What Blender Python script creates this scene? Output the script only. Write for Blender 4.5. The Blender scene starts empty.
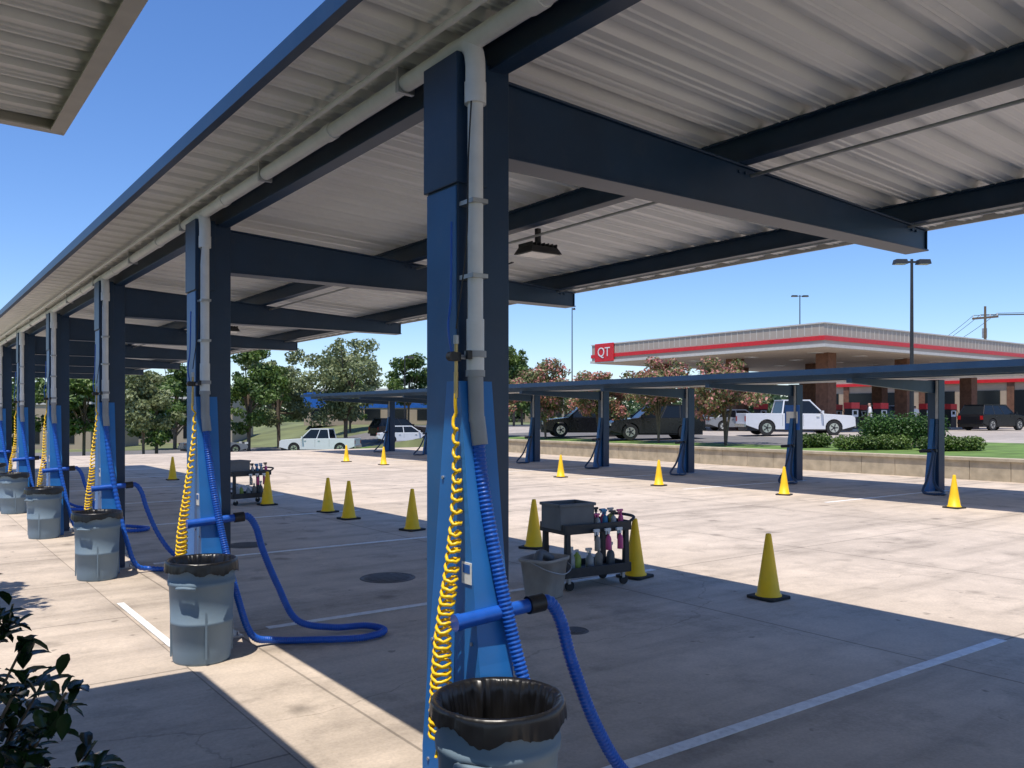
import bpy, bmesh, math, random
import numpy as np
from mathutils import Vector, Matrix, noise
random.seed(7); rng=np.random.default_rng(7)
S=bpy.context.scene
COL=S.collection
S.view_settings.view_transform='Standard'; S.view_settings.look='None'; S.view_settings.exposure=0

# ------------------------------------------------------------ materials
def nt(name):
    m=bpy.data.materials.new(name); m.use_nodes=True
    t=m.node_tree; b=t.nodes['Principled BSDF']; return m,t,b
def mat(name,col,rough=.5,metal=0,var=.12,scale=6,bump=.0,bscale=60,spec=.5,dirt=0):
    m,t,b=nt(name); N=t.nodes; L=t.links
    b.inputs['Roughness'].default_value=rough; b.inputs['Metallic'].default_value=metal
    b.inputs['Specular IOR Level'].default_value=spec
    tc=N.new('ShaderNodeTexCoord'); n=N.new('ShaderNodeTexNoise'); n.inputs['Scale'].default_value=scale; n.inputs['Detail'].default_value=6
    L.new(tc.outputs['Object'],n.inputs['Vector'])
    mr=N.new('ShaderNodeMapRange'); mr.inputs[1].default_value=.3; mr.inputs[2].default_value=.7
    mr.inputs[3].default_value=1-var; mr.inputs[4].default_value=1+var
    L.new(n.outputs['Fac'],mr.inputs[0])
    mx=N.new('ShaderNodeMix'); mx.data_type='RGBA'; mx.blend_type='MULTIPLY'; mx.inputs[0].default_value=1
    mx.inputs[6].default_value=(*col,1); L.new(mr.outputs[0],mx.inputs[7])
    out=mx.outputs[2]
    if dirt:
        n2=N.new('ShaderNodeTexNoise'); n2.inputs['Scale'].default_value=scale*2.7; n2.inputs['Detail'].default_value=8; n2.inputs['Roughness'].default_value=.7
        L.new(tc.outputs['Object'],n2.inputs['Vector'])
        r2=N.new('ShaderNodeMapRange'); r2.inputs[1].default_value=.5; r2.inputs[2].default_value=.75; r2.inputs[4].default_value=dirt
        L.new(n2.outputs['Fac'],r2.inputs[0])
        m2=N.new('ShaderNodeMix'); m2.data_type='RGBA'; L.new(r2.outputs[0],m2.inputs[0]); L.new(out,m2.inputs[6]); m2.inputs[7].default_value=(.25,.22,.18,1)
        out=m2.outputs[2]
    L.new(out,b.inputs['Base Color'])
    if bump:
        nb=N.new('ShaderNodeTexNoise'); nb.inputs['Scale'].default_value=bscale; L.new(tc.outputs['Object'],nb.inputs['Vector'])
        bp=N.new('ShaderNodeBump'); bp.inputs['Strength'].default_value=bump; bp.inputs['Distance'].default_value=.01
        L.new(nb.outputs['Fac'],bp.inputs['Height']); L.new(bp.outputs[0],b.inputs['Normal'])
    return m

def concrete(name,col,px=4.25,py=4.25,ox=0,oy=0,joint=True,dark=.55,stain=False):
    m,t,b=nt(name); N=t.nodes; L=t.links
    b.inputs['Roughness'].default_value=.85; b.inputs['Specular IOR Level'].default_value=.25
    g=N.new('ShaderNodeNewGeometry'); pos=g.outputs['Position']
    def nz(sc,det=5,ro=.55,vec=None):
        n=N.new('ShaderNodeTexNoise'); n.inputs['Scale'].default_value=sc; n.inputs['Detail'].default_value=det; n.inputs['Roughness'].default_value=ro
        L.new(vec or pos,n.inputs['Vector']); return n.outputs['Fac']
    def mr(s,a,bb,c,d):
        r=N.new('ShaderNodeMapRange'); r.inputs[1].default_value=a; r.inputs[2].default_value=bb; r.inputs[3].default_value=c; r.inputs[4].default_value=d
        L.new(s,r.inputs[0]); return r.outputs[0]
    def mt(op,a,bb=None):
        n=N.new('ShaderNodeMath'); n.operation=op
        for i,q in enumerate((a,bb)):
            if q is None: continue
            if isinstance(q,(int,float)): n.inputs[i].default_value=q
            else: L.new(q,n.inputs[i])
        return n.outputs[0]
    f=mt('MULTIPLY',mr(nz(.35),.3,.7,.84,1.08),mr(nz(2.2,8,.65),.3,.7,.87,1.08))
    f=mt('MULTIPLY',f,mr(nz(45,3),.3,.7,.90,1.06))
    f=mt('MULTIPLY',f,mr(nz(.9,9,.72),.52,.72,1,.62))
    f=mt('MULTIPLY',f,mr(nz(6,2),.70,.76,1,.6))
    if stain:
        sc=N.new('ShaderNodeVectorMath'); sc.operation='MULTIPLY'; L.new(pos,sc.inputs[0]); sc.inputs[1].default_value=(.16,1.5,1)
        f=mt('MULTIPLY',f,mr(nz(1.1,6,.6,sc.outputs[0]),.48,.72,1,.68))
        v2=N.new('ShaderNodeTexVoronoi'); v2.inputs['Scale'].default_value=1.1; v2.inputs['Randomness'].default_value=1
        wv=N.new('ShaderNodeTexNoise'); wv.inputs['Scale'].default_value=5; wv.inputs['Detail'].default_value=5; L.new(pos,wv.inputs['Vector'])
        vv=N.new('ShaderNodeVectorMath'); vv.operation='MULTIPLY_ADD'; L.new(wv.outputs['Color'],vv.inputs[0]); vv.inputs[1].default_value=(.3,.3,0); L.new(pos,vv.inputs[2]); L.new(vv.outputs[0],v2.inputs['Vector'])
        f=mt('MULTIPLY',f,mr(v2.outputs['Distance'],.03,.18,.55,1))
    v=N.new('ShaderNodeTexVoronoi'); v.feature='DISTANCE_TO_EDGE'; v.inputs['Scale'].default_value=.12
    wn=N.new('ShaderNodeTexNoise'); wn.inputs['Scale'].default_value=1.3; wn.inputs['Detail'].default_value=6; L.new(pos,wn.inputs['Vector'])
    va=N.new('ShaderNodeVectorMath'); va.operation='MULTIPLY_ADD'; L.new(wn.outputs['Color'],va.inputs[0]); va.inputs[1].default_value=(.9,.9,0); L.new(pos,va.inputs[2]); L.new(va.outputs[0],v.inputs['Vector'])
    cr=mr(v.outputs['Distance'],0,.0014,.72,1)
    f=mt('MULTIPLY',f,cr)
    if joint:
        sp=N.new('ShaderNodeSeparateXYZ'); L.new(pos,sp.inputs[0])
        for o,p,off in ((0,px,ox),(1,py,oy)):
            q=mt('ABSOLUTE',mt('SUBTRACT',mt('FRACT',mt('ADD',mt('DIVIDE',mt('SUBTRACT',sp.outputs[o],off),p),100.5)),.5))
            q=mt('MULTIPLY',q,p)
            f=mt('MULTIPLY',f,mr(q,.007,.014,dark,1))
            f=mt('MULTIPLY',f,mr(q,.02,.25,.93,1))
    mx=N.new('ShaderNodeMix'); mx.data_type='RGBA'; mx.blend_type='MULTIPLY'; mx.inputs[0].default_value=1
    mx.inputs[6].default_value=(*col,1); L.new(f,mx.inputs[7]); L.new(mx.outputs[2],b.inputs['Base Color'])
    bp=N.new('ShaderNodeBump'); bp.inputs['Strength'].default_value=.25; bp.inputs['Distance'].default_value=.01
    L.new(nz(70,4),bp.inputs['Height']); L.new(bp.outputs[0],b.inputs['Normal'])
    return m

def leafmat(name,c1,c2,rough=.5,trans=.25,c3=None,nscale=.6,p3=.93):
    m,t,b=nt(name); N=t.nodes; L=t.links
    b.inputs['Roughness'].default_value=rough
    g=N.new('ShaderNodeNewGeometry')
    n=N.new('ShaderNodeTexNoise'); n.inputs['Scale'].default_value=nscale; n.inputs['Detail'].default_value=3
    L.new(g.outputs['Position'],n.inputs['Vector'])
    a=N.new('ShaderNodeMath'); a.operation='MULTIPLY_ADD'; a.inputs[1].default_value=.5; L.new(g.outputs['Random Per Island'],a.inputs[0])
    s=N.new('ShaderNodeMapRange'); s.inputs[1].default_value=.3; s.inputs[2].default_value=.7; s.inputs[4].default_value=.5; L.new(n.outputs['Fac'],s.inputs[0])
    L.new(s.outputs[0],a.inputs[2])
    cr=N.new('ShaderNodeValToRGB'); cr.color_ramp.elements[0].color=(*c1,1); cr.color_ramp.elements[1].color=(*c2,1)
    cr.color_ramp.elements[0].position=.15; cr.color_ramp.elements[1].position=.8 if not c3 else p3-.12
    if c3:
        e=cr.color_ramp.elements.new(p3); e.color=(*c3,1)
    L.new(a.outputs[0],cr.inputs[0]); L.new(cr.outputs[0],b.inputs['Base Color'])
    if trans:
        tr=N.new('ShaderNodeBsdfTranslucent'); L.new(cr.outputs[0],tr.inputs[0])
        ms=N.new('ShaderNodeMixShader'); ms.inputs[0].default_value=trans
        L.new(b.outputs[0],ms.inputs[1]); L.new(tr.outputs[0],ms.inputs[2]); L.new(ms.outputs[0],N['Material Output'].inputs[0])
    return m

M={}
M['lot']=concrete('lot_concrete',(.62,.52,.415),4.25,4.25,2.55,3.5,stain=True)
M['walk']=concrete('walk_concrete',(.62,.52,.42),4.0,2.1,1.9,.6,stain=True)
M['road']=concrete('road_asphalt',(.19,.18,.17),joint=False)
M['site']=concrete('site_concrete',(.44,.39,.34),5,5)
M['grass']=mat('grass',(.12,.20,.04),.9,var=.35,scale=1.2,bump=.6,bscale=30)
M['earth']=mat('dry_grass_ground',(.15,.17,.07),.95,var=.35,scale=.25,bump=.4,bscale=12)
M['mulch']=mat('mulch',(.06,.04,.028),.95,var=.5,scale=18,bump=.8,bscale=40)
M['wallm']=mat('limestone',(.46,.39,.28),.85,var=.2,scale=3,bump=.4,bscale=20)
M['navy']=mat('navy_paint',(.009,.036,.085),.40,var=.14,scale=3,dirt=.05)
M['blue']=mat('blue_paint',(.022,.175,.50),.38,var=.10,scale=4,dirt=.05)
M['bluelitfin']=mat('blue_lit_side_and_fin',(.016,.11,.29),.38,var=.12,scale=4,dirt=.07)  # lighter blue with sunlight painted in for the column side; also colours far fins
M['bluehose']=mat('blue_hose',(.012,.10,.48),.35,var=.1,scale=20)
M['cuff']=mat('cuff_black',(.015,.015,.016),.45)
M['yellow']=mat('yellow_hose',(.92,.58,.01),.35,var=.06)
M['cone']=mat('cone_yellow',(1.0,.60,.01),.5,var=.06,scale=5,dirt=.06)
M['pvc']=mat('grey_pvc',(.76,.77,.76),.42,var=.06,scale=8,dirt=.06)
M['pvcd']=mat('dark_grey_pvc',(.32,.33,.34),.5)
M['deck']=mat('painted_steel_deck',(.85,.85,.82),.36,var=.05,scale=1.4,dirt=.06)
M['trim']=mat('trim_cream',(.58,.55,.49),.5,var=.08)
M['can']=mat('can_grey_plastic',(.17,.235,.29),.6,var=.05,scale=3,bump=.05,dirt=.03,spec=.3)
M['bag']=mat('black_bag',(.009,.009,.010),.33,var=.2,spec=.5)
M['blk']=mat('black_plastic',(.022,.023,.025),.55,var=.2,dirt=.08)
M['bin']=mat('grey_bin',(.12,.13,.14),.5,var=.1)
M['bucket']=mat('tan_bucket',(.33,.30,.265),.55,var=.15,dirt=.2)
M['metal']=mat('galvanised',(.45,.46,.47),.4,metal=.6)
M['brass']=mat('brass',(.45,.32,.14),.35,metal=.8)
M['rubber']=mat('rubber',(.02,.02,.02),.8)
M['white']=mat('white_paint',(.78,.78,.76),.55,var=.06,scale=20,dirt=.2)
M['stripe']=mat('stripe_paint',(.82,.81,.78),.7,var=.12,scale=9,dirt=.4)
M['iron']=mat('cast_iron',(.10,.09,.085),.6,var=.2,scale=20)
M['brick']=mat('brown_brick',(.15,.07,.04),.85,var=.3,scale=4)
M['red']=mat('red_panel',(.62,.02,.025),.4)
M['fascia']=mat('fascia_tan',(.42,.355,.285),.6,var=.05,scale=1)
M['soffit']=mat('soffit',(.50,.42,.33),.6)
M['tanwall']=mat('tan_wall',(.40,.32,.23),.85,var=.08,scale=1)
M['bldblue']=mat('blue_cladding',(.015,.12,.45),.5)
M['glass']=mat('dark_glass',(.012,.016,.02),.12,var=.05,spec=.35)
M['carwhite']=mat('car_white',(.74,.75,.76),.25,var=.03)
M['carblack']=mat('car_black',(.012,.013,.016),.18,var=.05)
M['cargrey']=mat('car_grey',(.25,.26,.27),.25,var=.05)
M['carred']=mat('car_red',(.25,.02,.02),.25,var=.05)
M['chrome']=mat('chrome',(.6,.6,.6),.18,metal=.9)
M['tail']=mat('tail_red',(.4,.01,.01),.3)
M['bark']=mat('bark',(.15,.11,.075),.9,var=.3,scale=8,bump=.6)
M['leafA']=leafmat('leaf_green',(.035,.075,.014),(.15,.23,.045))
M['leafB']=leafmat('leaf_olive',(.09,.12,.04),(.30,.34,.16),trans=.25)
M['leafC']=leafmat('leaf_myrtle',(.07,.10,.025),(.22,.22,.08),c3=(.58,.24,.20),p3=.66,nscale=1.6)
M['leafH']=leafmat('leaf_hedge',(.02,.06,.012),(.08,.17,.03))
M['leafD']=leafmat('leaf_distant',(.04,.075,.03),(.12,.18,.07),nscale=.08)
M['leafP']=leafmat('leaf_glossy',(.006,.022,.008),(.028,.065,.018),rough=.22,trans=.1,nscale=6)
M['skin']=mat('skin',(.45,.27,.19),.6); M['shirt']=mat('shirt',(.7,.7,.68),.8); M['short']=mat('shorts',(.05,.06,.09),.8); M['hair']=mat('hair',(.03,.02,.015),.7)
M['lens']=mat('lamp_lens',(.7,.7,.65),.2)

# ------------------------------------------------------------ mesh builder
def catmull(P,step):
    P=[Vector(p) for p in P]; P=[P[0]*2-P[1]]+P+[P[-1]*2-P[-2]]; out=[]
    for i in range(1,len(P)-2):
        p0,p1,p2,p3=P[i-1:i+3]; n=max(2,int((p2-p1).length/step))
        for j in range(n):
            t=j/n
            out.append(.5*((2*p1)+(p2-p0)*t+(2*p0-5*p1+4*p2-p3)*t*t+(3*p1-p0-3*p2+p3)*t**3))
    out.append(P[-2]); return out
class MB:
    def __init__(s): s.v=[];s.f=[];s.mi=[];s.sm=[];s.mats=[]
    def _m(s,k):
        if k not in s.mats: s.mats.append(k)
        return s.mats.index(k)
    def add(s,vs,fs,k,smooth=False,T=None):
        o=len(s.v)
        s.v+= [tuple(T@Vector(v)) for v in vs] if T is not None else [tuple(v) for v in vs]
        i=s._m(k)
        for f in fs: s.f.append([a+o for a in f]); s.mi.append(i); s.sm.append(smooth)
    def box(s,x0,x1,y0,y1,z0,z1,k,T=None,top=None):
        t=top or (0,0)
        vs=[(x0,y0,z0),(x1,y0,z0),(x1,y1,z0),(x0,y1,z0),(x0+t[0],y0+t[1],z1),(x1-t[0],y0+t[1],z1),(x1-t[0],y1-t[1],z1),(x0+t[0],y1-t[1],z1)]
        s.add(vs,[(3,2,1,0),(4,5,6,7),(0,1,5,4),(1,2,6,5),(2,3,7,6),(3,0,4,7)],k,False,T)
    def prism(s,poly,axis,a,b,k,T=None):
        n=len(poly)
        mk={'x':lambda p,c:(c,p[0],p[1]),'y':lambda p,c:(p[0],c,p[1]),'z':lambda p,c:(p[0],p[1],c)}[axis]
        vs=[mk(p,a) for p in poly]+[mk(p,b) for p in poly]
        fs=[list(range(n)),list(range(2*n-1,n-1,-1))]+[[i,i+n,(i+1)%n+n,(i+1)%n] for i in range(n)]
        s.add(vs,fs,k,False,T)
    def tube(s,P,r,k,seg=10,caps=True,rf=None,T=None):
        P=[Vector(p) for p in P]; n=len(P); vs=[];fs=[]
        t=(P[1]-P[0]).normalized(); up=Vector((0,0,1)) if abs(t.z)<.9 else Vector((1,0,0))
        nrm=t.cross(up).normalized(); acc=0
        for i,p in enumerate(P):
            if i>0: acc+=(p-P[i-1]).length
            tt=(P[min(i+1,n-1)]-P[max(i-1,0)])
            tt=tt.normalized() if tt.length>1e-9 else t
            nrm=(nrm-tt*nrm.dot(tt)).normalized(); bn=tt.cross(nrm); t=tt
            rr=r[i] if isinstance(r,(list,tuple)) else r
            if rf: rr=rr*rf(acc)
            for j in range(seg):
                a=2*math.pi*j/seg; vs.append(p+nrm*math.cos(a)*rr+bn*math.sin(a)*rr)
        for i in range(n-1):
            for j in range(seg):
                fs.append((i*seg+j,i*seg+(j+1)%seg,(i+1)*seg+(j+1)%seg,(i+1)*seg+j))
        s.add(vs,fs,k,True,T)
        if caps:
            s.add(vs[:seg],[list(range(seg))[::-1]],k,False,T); s.add(vs[-seg:],[list(range(seg))],k,False,T)
    def hose(s,P,r,k,pitch=.02,amp=.1,seg=12,T=None):
        s.tube(catmull(P,pitch/4),r,k,seg,True,lambda a:1+amp*math.sin(2*math.pi*a/pitch),T)
    def lathe(s,prof,k,c=(0,0,0),seg=32,jit=None,T=None,smooth=True):
        vs=[];fs=[];n=len(prof)
        for i,(r,z) in enumerate(prof):
            for j in range(seg):
                a=2*math.pi*j/seg; rr,zz=(r,z) if not jit else jit(r,z,a,i)
                vs.append((c[0]+rr*math.cos(a),c[1]+rr*math.sin(a),c[2]+zz))
        for i in range(n-1):
            for j in range(seg): fs.append((i*seg+j,i*seg+(j+1)%seg,(i+1)*seg+(j+1)%seg,(i+1)*seg+j))
        s.add(vs,fs,k,smooth,T)
    def obj(s,name,parent=None,bevel=0,T=None,recalc=True):
        me=bpy.data.meshes.new(name); me.from_pydata(s.v,[],s.f)
        for k in s.mats: me.materials.append(M[k])
        me.polygons.foreach_set('material_index',s.mi); me.polygons.foreach_set('use_smooth',s.sm)
        if recalc:
            bm=bmesh.new(); bm.from_mesh(me); bmesh.ops.recalc_face_normals(bm,faces=bm.faces); bm.to_mesh(me); bm.free()
        me.update(); o=bpy.data.objects.new(name,me); COL.objects.link(o)
        if T is not None: o.matrix_world=T
        if parent: o.parent=parent
        if bevel:
            b=o.modifiers.new('bevel','BEVEL'); b.width=bevel; b.segments=2; b.limit_method='ANGLE'; b.angle_limit=math.radians(50)
        return o
def empty(name,loc=(0,0,0),rz=0):
    e=bpy.data.objects.new(name,None); COL.objects.link(e); e.location=loc; e.rotation_euler=(0,0,rz); return e
def leaves(name,cl,n,size,k,parent=None,loc=(0,0,0),aspect=.6,box=None):
    cl=np.array(cl,float); w=cl[:,3]*cl[:,4]*cl[:,5]; w=w**.75; idx=rng.choice(len(cl),n,p=w/w.sum())
    d=rng.normal(size=(n,3)); d/=np.linalg.norm(d,axis=1)[:,None]
    rad=rng.random(n)**.45
    c=cl[idx,:3]+d*rad[:,None]*cl[idx,3:6]
    nm=d*.6+rng.normal(size=(n,3))*.6+np.array([0,0,.35]); nm/=np.linalg.norm(nm,axis=1)[:,None]
    a=np.cross(nm,rng.normal(size=(n,3))); a/=np.linalg.norm(a,axis=1)[:,None]; b=np.cross(nm,a)
    s=size*(.6+.8*rng.random(n))[:,None]
    V=np.stack([c-a*s,c+b*s*aspect+nm*s*.15,c+a*s,c-b*s*aspect+nm*s*.15],1).reshape(-1,3)
    me=bpy.data.meshes.new(name); F=np.arange(4*n).reshape(n,4)
    me.from_pydata(V.tolist(),[],F.tolist()); me.materials.append(M[k]); me.update()
    o=bpy.data.objects.new(name,me); COL.objects.link(o); o.location=loc
    if parent: o.parent=parent
    return o

# ------------------------------------------------------------ terrain
def ramp(x,a,b): return min(1,max(0,(x-a)/(b-a)))
def H(x,y):
    base=.62*ramp(x,27.05,27.25)+.28*ramp(x,28,40)
    w=ramp(y,46,62)*(1-ramp(x,30,42))
    return base*(1-w)-1.0*w
GX=[-900,-400,-150,-60,-20,0,10,18,22,26,27.05,27.25,28,30,32,34,36,38,40,42,46,52,60,75,100,150,250,450,900,1600]
GY=[-900,-400,-150,-60,-20,0,10,20,30,40,46,48,50,52,54,56,58,60,62,64,70,80,100,150,250,450,900,1600]
def sheet(name,x0,x1,y0,y1,k,dz):
    xs=sorted({x0,x1,*[g for g in GX if x0<g<x1]}); ys=sorted({y0,y1,*[g for g in GY if y0<g<y1]})
    b=MB(); vs=[(x,y,H(x,y)+dz) for y in ys for x in xs]; n=len(xs)
    b.add(vs,[(j*n+i,j*n+i+1,(j+1)*n+i+1,(j+1)*n+i) for j in range(len(ys)-1) for i in range(n-1)],k)
    return b.obj(name,recalc=False)
sheet('ground',GX[0],GX[-1],GY[0],GY[-1],'earth',0)
sheet('parking_lot',1.9,27.05,-30,50,'lot',.006)
sheet('sidewalk',-1.2,1.9,-30,50,'walk',.010)
sheet('planting_bed',-8,.45,-6,14,'mulch',.03)
sheet('grass_strip',27.25,30.5,-30,48,'grass',.02)
sheet('grass_lawn',30.5,37,-30,21.5,'grass',.024)
sheet('access_road',30.5,37,21.5,60,'road',.03)
sheet('fuel_station_pavement',37,110,-5,62,'site',.025)
sheet('street',-200,300,62,76,'road',.03)
sheet('grass_verge',-100,36,54,60.5,'grass',.02)
b=MB()
for k in range(-1,9):
    y=3.52+4.25*k; b.box(2.85,7.95,y-.05,y+.05,.007,.011,'stripe')
for k in range(-1,9):
    y=2.8+4.3*k; b.box(17.2,22.0,y-.05,y+.05,.007,.011,'stripe')
b.box(1.93,2.0,7.6,9.7,.012,.015,'stripe')
b.obj('parking_stripes')
for (x,y,r) in ((4.92,9.3,.33),(4.4,12.9,.3),(5.1,6.0,.13)):
    m=MB(); m.lathe([(0,.014),(r*.86,.014),(r*.87,.010),(r*.92,.010),(r*.93,.014),(r,.014),(r+.01,.006)],'iron',(x,y,0),40)
    for i in range(-3,4):
        w=math.sqrt(max(0,(r*.8)**2-(i*r*.22)**2)); m.box(x-w,x+w,y+i*r*.22-.012,y+i*r*.22+.012,.0145,.018,'iron')
    m.obj('manhole_cover')
b=MB(); y=-28
while y<44:
    b.box(26.8,27.1,y,y+1.2-.012,0,.6,'wallm'); y+=1.2
b.box(26.74,27.2,-28.02,44.05,.6,.7,'wallm')
b.obj('retaining_wall',bevel=.01)

# ------------------------------------------------------------ canopies
def deck(b,x0,z0,x1,z1,y0,y1,pitch=.305,dep=.055,k='deck'):
    ys=[];y=y0
    while y<y1:
        for dy,h in ((0,0),(.155,0),(.18,dep),(.255,dep),(.28,0)):
            ys.append((y+dy,h))
        y+=pitch
    ys.append((y,0)); vs=[]
    for (yy,h) in ys: vs.append((x0,yy,z0+h)); vs.append((x1,yy,z1+h))
    b.add(vs,[(2*i,2*i+1,2*i+3,2*i+2) for i in range(len(ys)-1)],k)
    y=y0
    while y<y1:
        for q in (.05,.11):
            b.add([(x0,y+q-.01,z0-.0005),(x0,y+q,z0-.009),(x0,y+q+.01,z0-.0005),(x1,y+q-.01,z1-.0005),(x1,y+q,z1-.009),(x1,y+q+.01,z1-.0005)],[(0,1,4,3),(1,2,5,4)],k)
        y+=pitch
SP=4.25; NST=8
def zb(x): return 3.675-(x-2.4)*.0503
Y0,Y1=-5.2,3.54+SP*(NST-1)+2.0
can=empty('parking_canopy')
b=MB(); deck(b,1.66,zb(1.66)+.17,7.16,zb(7.16)+.17,Y0,Y1); b.obj('roof_deck',can,recalc=False)
b=MB()
for px,w in ((2.40,.07),(4.33,.07),(6.38,.07)):
    z=zb(px)
    b.box(px-.012,px+.012,Y0,Y1,z+.012,z+.158,'navy'); b.box(px-.05,px+.05,Y0,Y1,z,z+.012,'navy'); b.box(px-.05,px+.05,Y0,Y1,z+.157,z+.168,'navy')
z=zb(1.66)+.17
b.box(1.645,1.66,Y0,Y1,z-.035,z+.06,'navy'); b.box(1.66,1.70,Y0,Y1,z-.035,z-.025,'navy')
z=zb(7.16)+.17
b.box(7.16,7.175,Y0,Y1,z-.03,z+.06,'trim')
b.obj('purlins_and_fascia',can)
b=MB()
for k in range(-2,NST):
    yc=3.54+SP*k
    b.prism([(2.47,3.297),(6.55,3.297),(6.55,3.443),(2.47,3.66)],'y',yc-.075,yc+.075,'navy')
    b.box(2.475,6.57,yc-.095,yc+.095,3.285,3.297,'navy')
    b.prism([(2.475,3.661),(6.57,3.444),(6.57,3.456),(2.475,3.673)],'y',yc-.095,yc+.095,'navy')
    b.box(6.551,6.56,yc-.09,yc+.09,3.298,3.443,'navy')
    for px in (4.33,6.38):
        for s in (-.03,.03): b.tube([(px+s,yc-.076,zb(px)-.05),(px+s,yc-.088,zb(px)-.05)],.012,'navy',6)
b.obj('beams',can,bevel=.003)
b=MB()
b.tube([(2.22,Y0,3.765),(2.22,Y1-1,3.765)],.045,'pvc',14)
b.tube([(2.07,Y0,3.80),(2.07,Y1-1,3.80)],.016,'pvc',8)
b.tube([(4.42,Y0,3.52),(4.42,Y1-1,3.52)],.011,'metal',6)
b.tube([(6.30,Y0,3.44),(6.30,Y1-1,3.44)],.010,'metal',6)
y=Y0+.8
while y<Y1-1:
    b.box(2.17,2.27,y-.015,y+.015,3.712,3.845,'metal'); y+=2.1
    b.tube([(2.22,y+.9,3.765),(2.22,y+1.0,3.765)],.052,'pvc',14)
b.obj('pipes',can)
b=MB()
b.tube(catmull([(4.42,6.9,3.52),(4.6,6.7,3.40),(4.75,6.5,3.44),(4.6,6.3,3.40)],.03),.007,'blk',6); b.obj('cable',can)
def flood(x,y,z):
    e=empty('flood_light'); b=MB()
    b.box(x-.17,x+.17,y-.13,y+.13,z-.03,z+.03,'blk',top=(.03,.03)); b.box(x-.15,x+.15,y-.11,y+.11,z-.036,z-.031,'lens')
    for i in range(7): b.box(x-.14+i*.045,x-.13+i*.045,y-.1,y+.1,z+.03,z+.06,'blk')
    b.box(x-.02,x+.02,y-.02,y+.02,z+.03,z+.2,'blk'); b.obj('housing',e,bevel=.004)
flood(4.6,5.9,3.44); flood(4.6,5.9+SP*2,3.44)

r2=empty('overhead_canopy'); b=MB()
X0,X1=-7,.88; deck(b,X0,4.00,X1,3.84,-7,6.0); b.obj('roof_deck',r2,recalc=False)
b=MB(); b.box(X1,X1+.015,-7,6.06,3.78,3.92,'trim'); b.box(X1-.07,X1,-7,6.0,3.78,3.79,'trim')
b.prism([(X0,3.95),(X1,3.785),(X1,3.92),(X0,4.08)],'y',6.06,6.075,'trim'); b.prism([(X0,3.95),(X1,3.785),(X1,3.795),(X0,3.96)],'y',5.99,6.06,'trim')
for px in (-.5,-3,-6): b.box(px-.04,px+.04,-7,5.9,3.70-.02*px,3.82-.02*px,'navy')
for py in (-5,1.5): b.box(-4.1,-3.8,py-.15,py+.15,0,3.75,'navy'); b.box(-6.6,.3,py-.08,py+.08,3.45,3.66,'navy')
b.obj('frame',r2)

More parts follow.
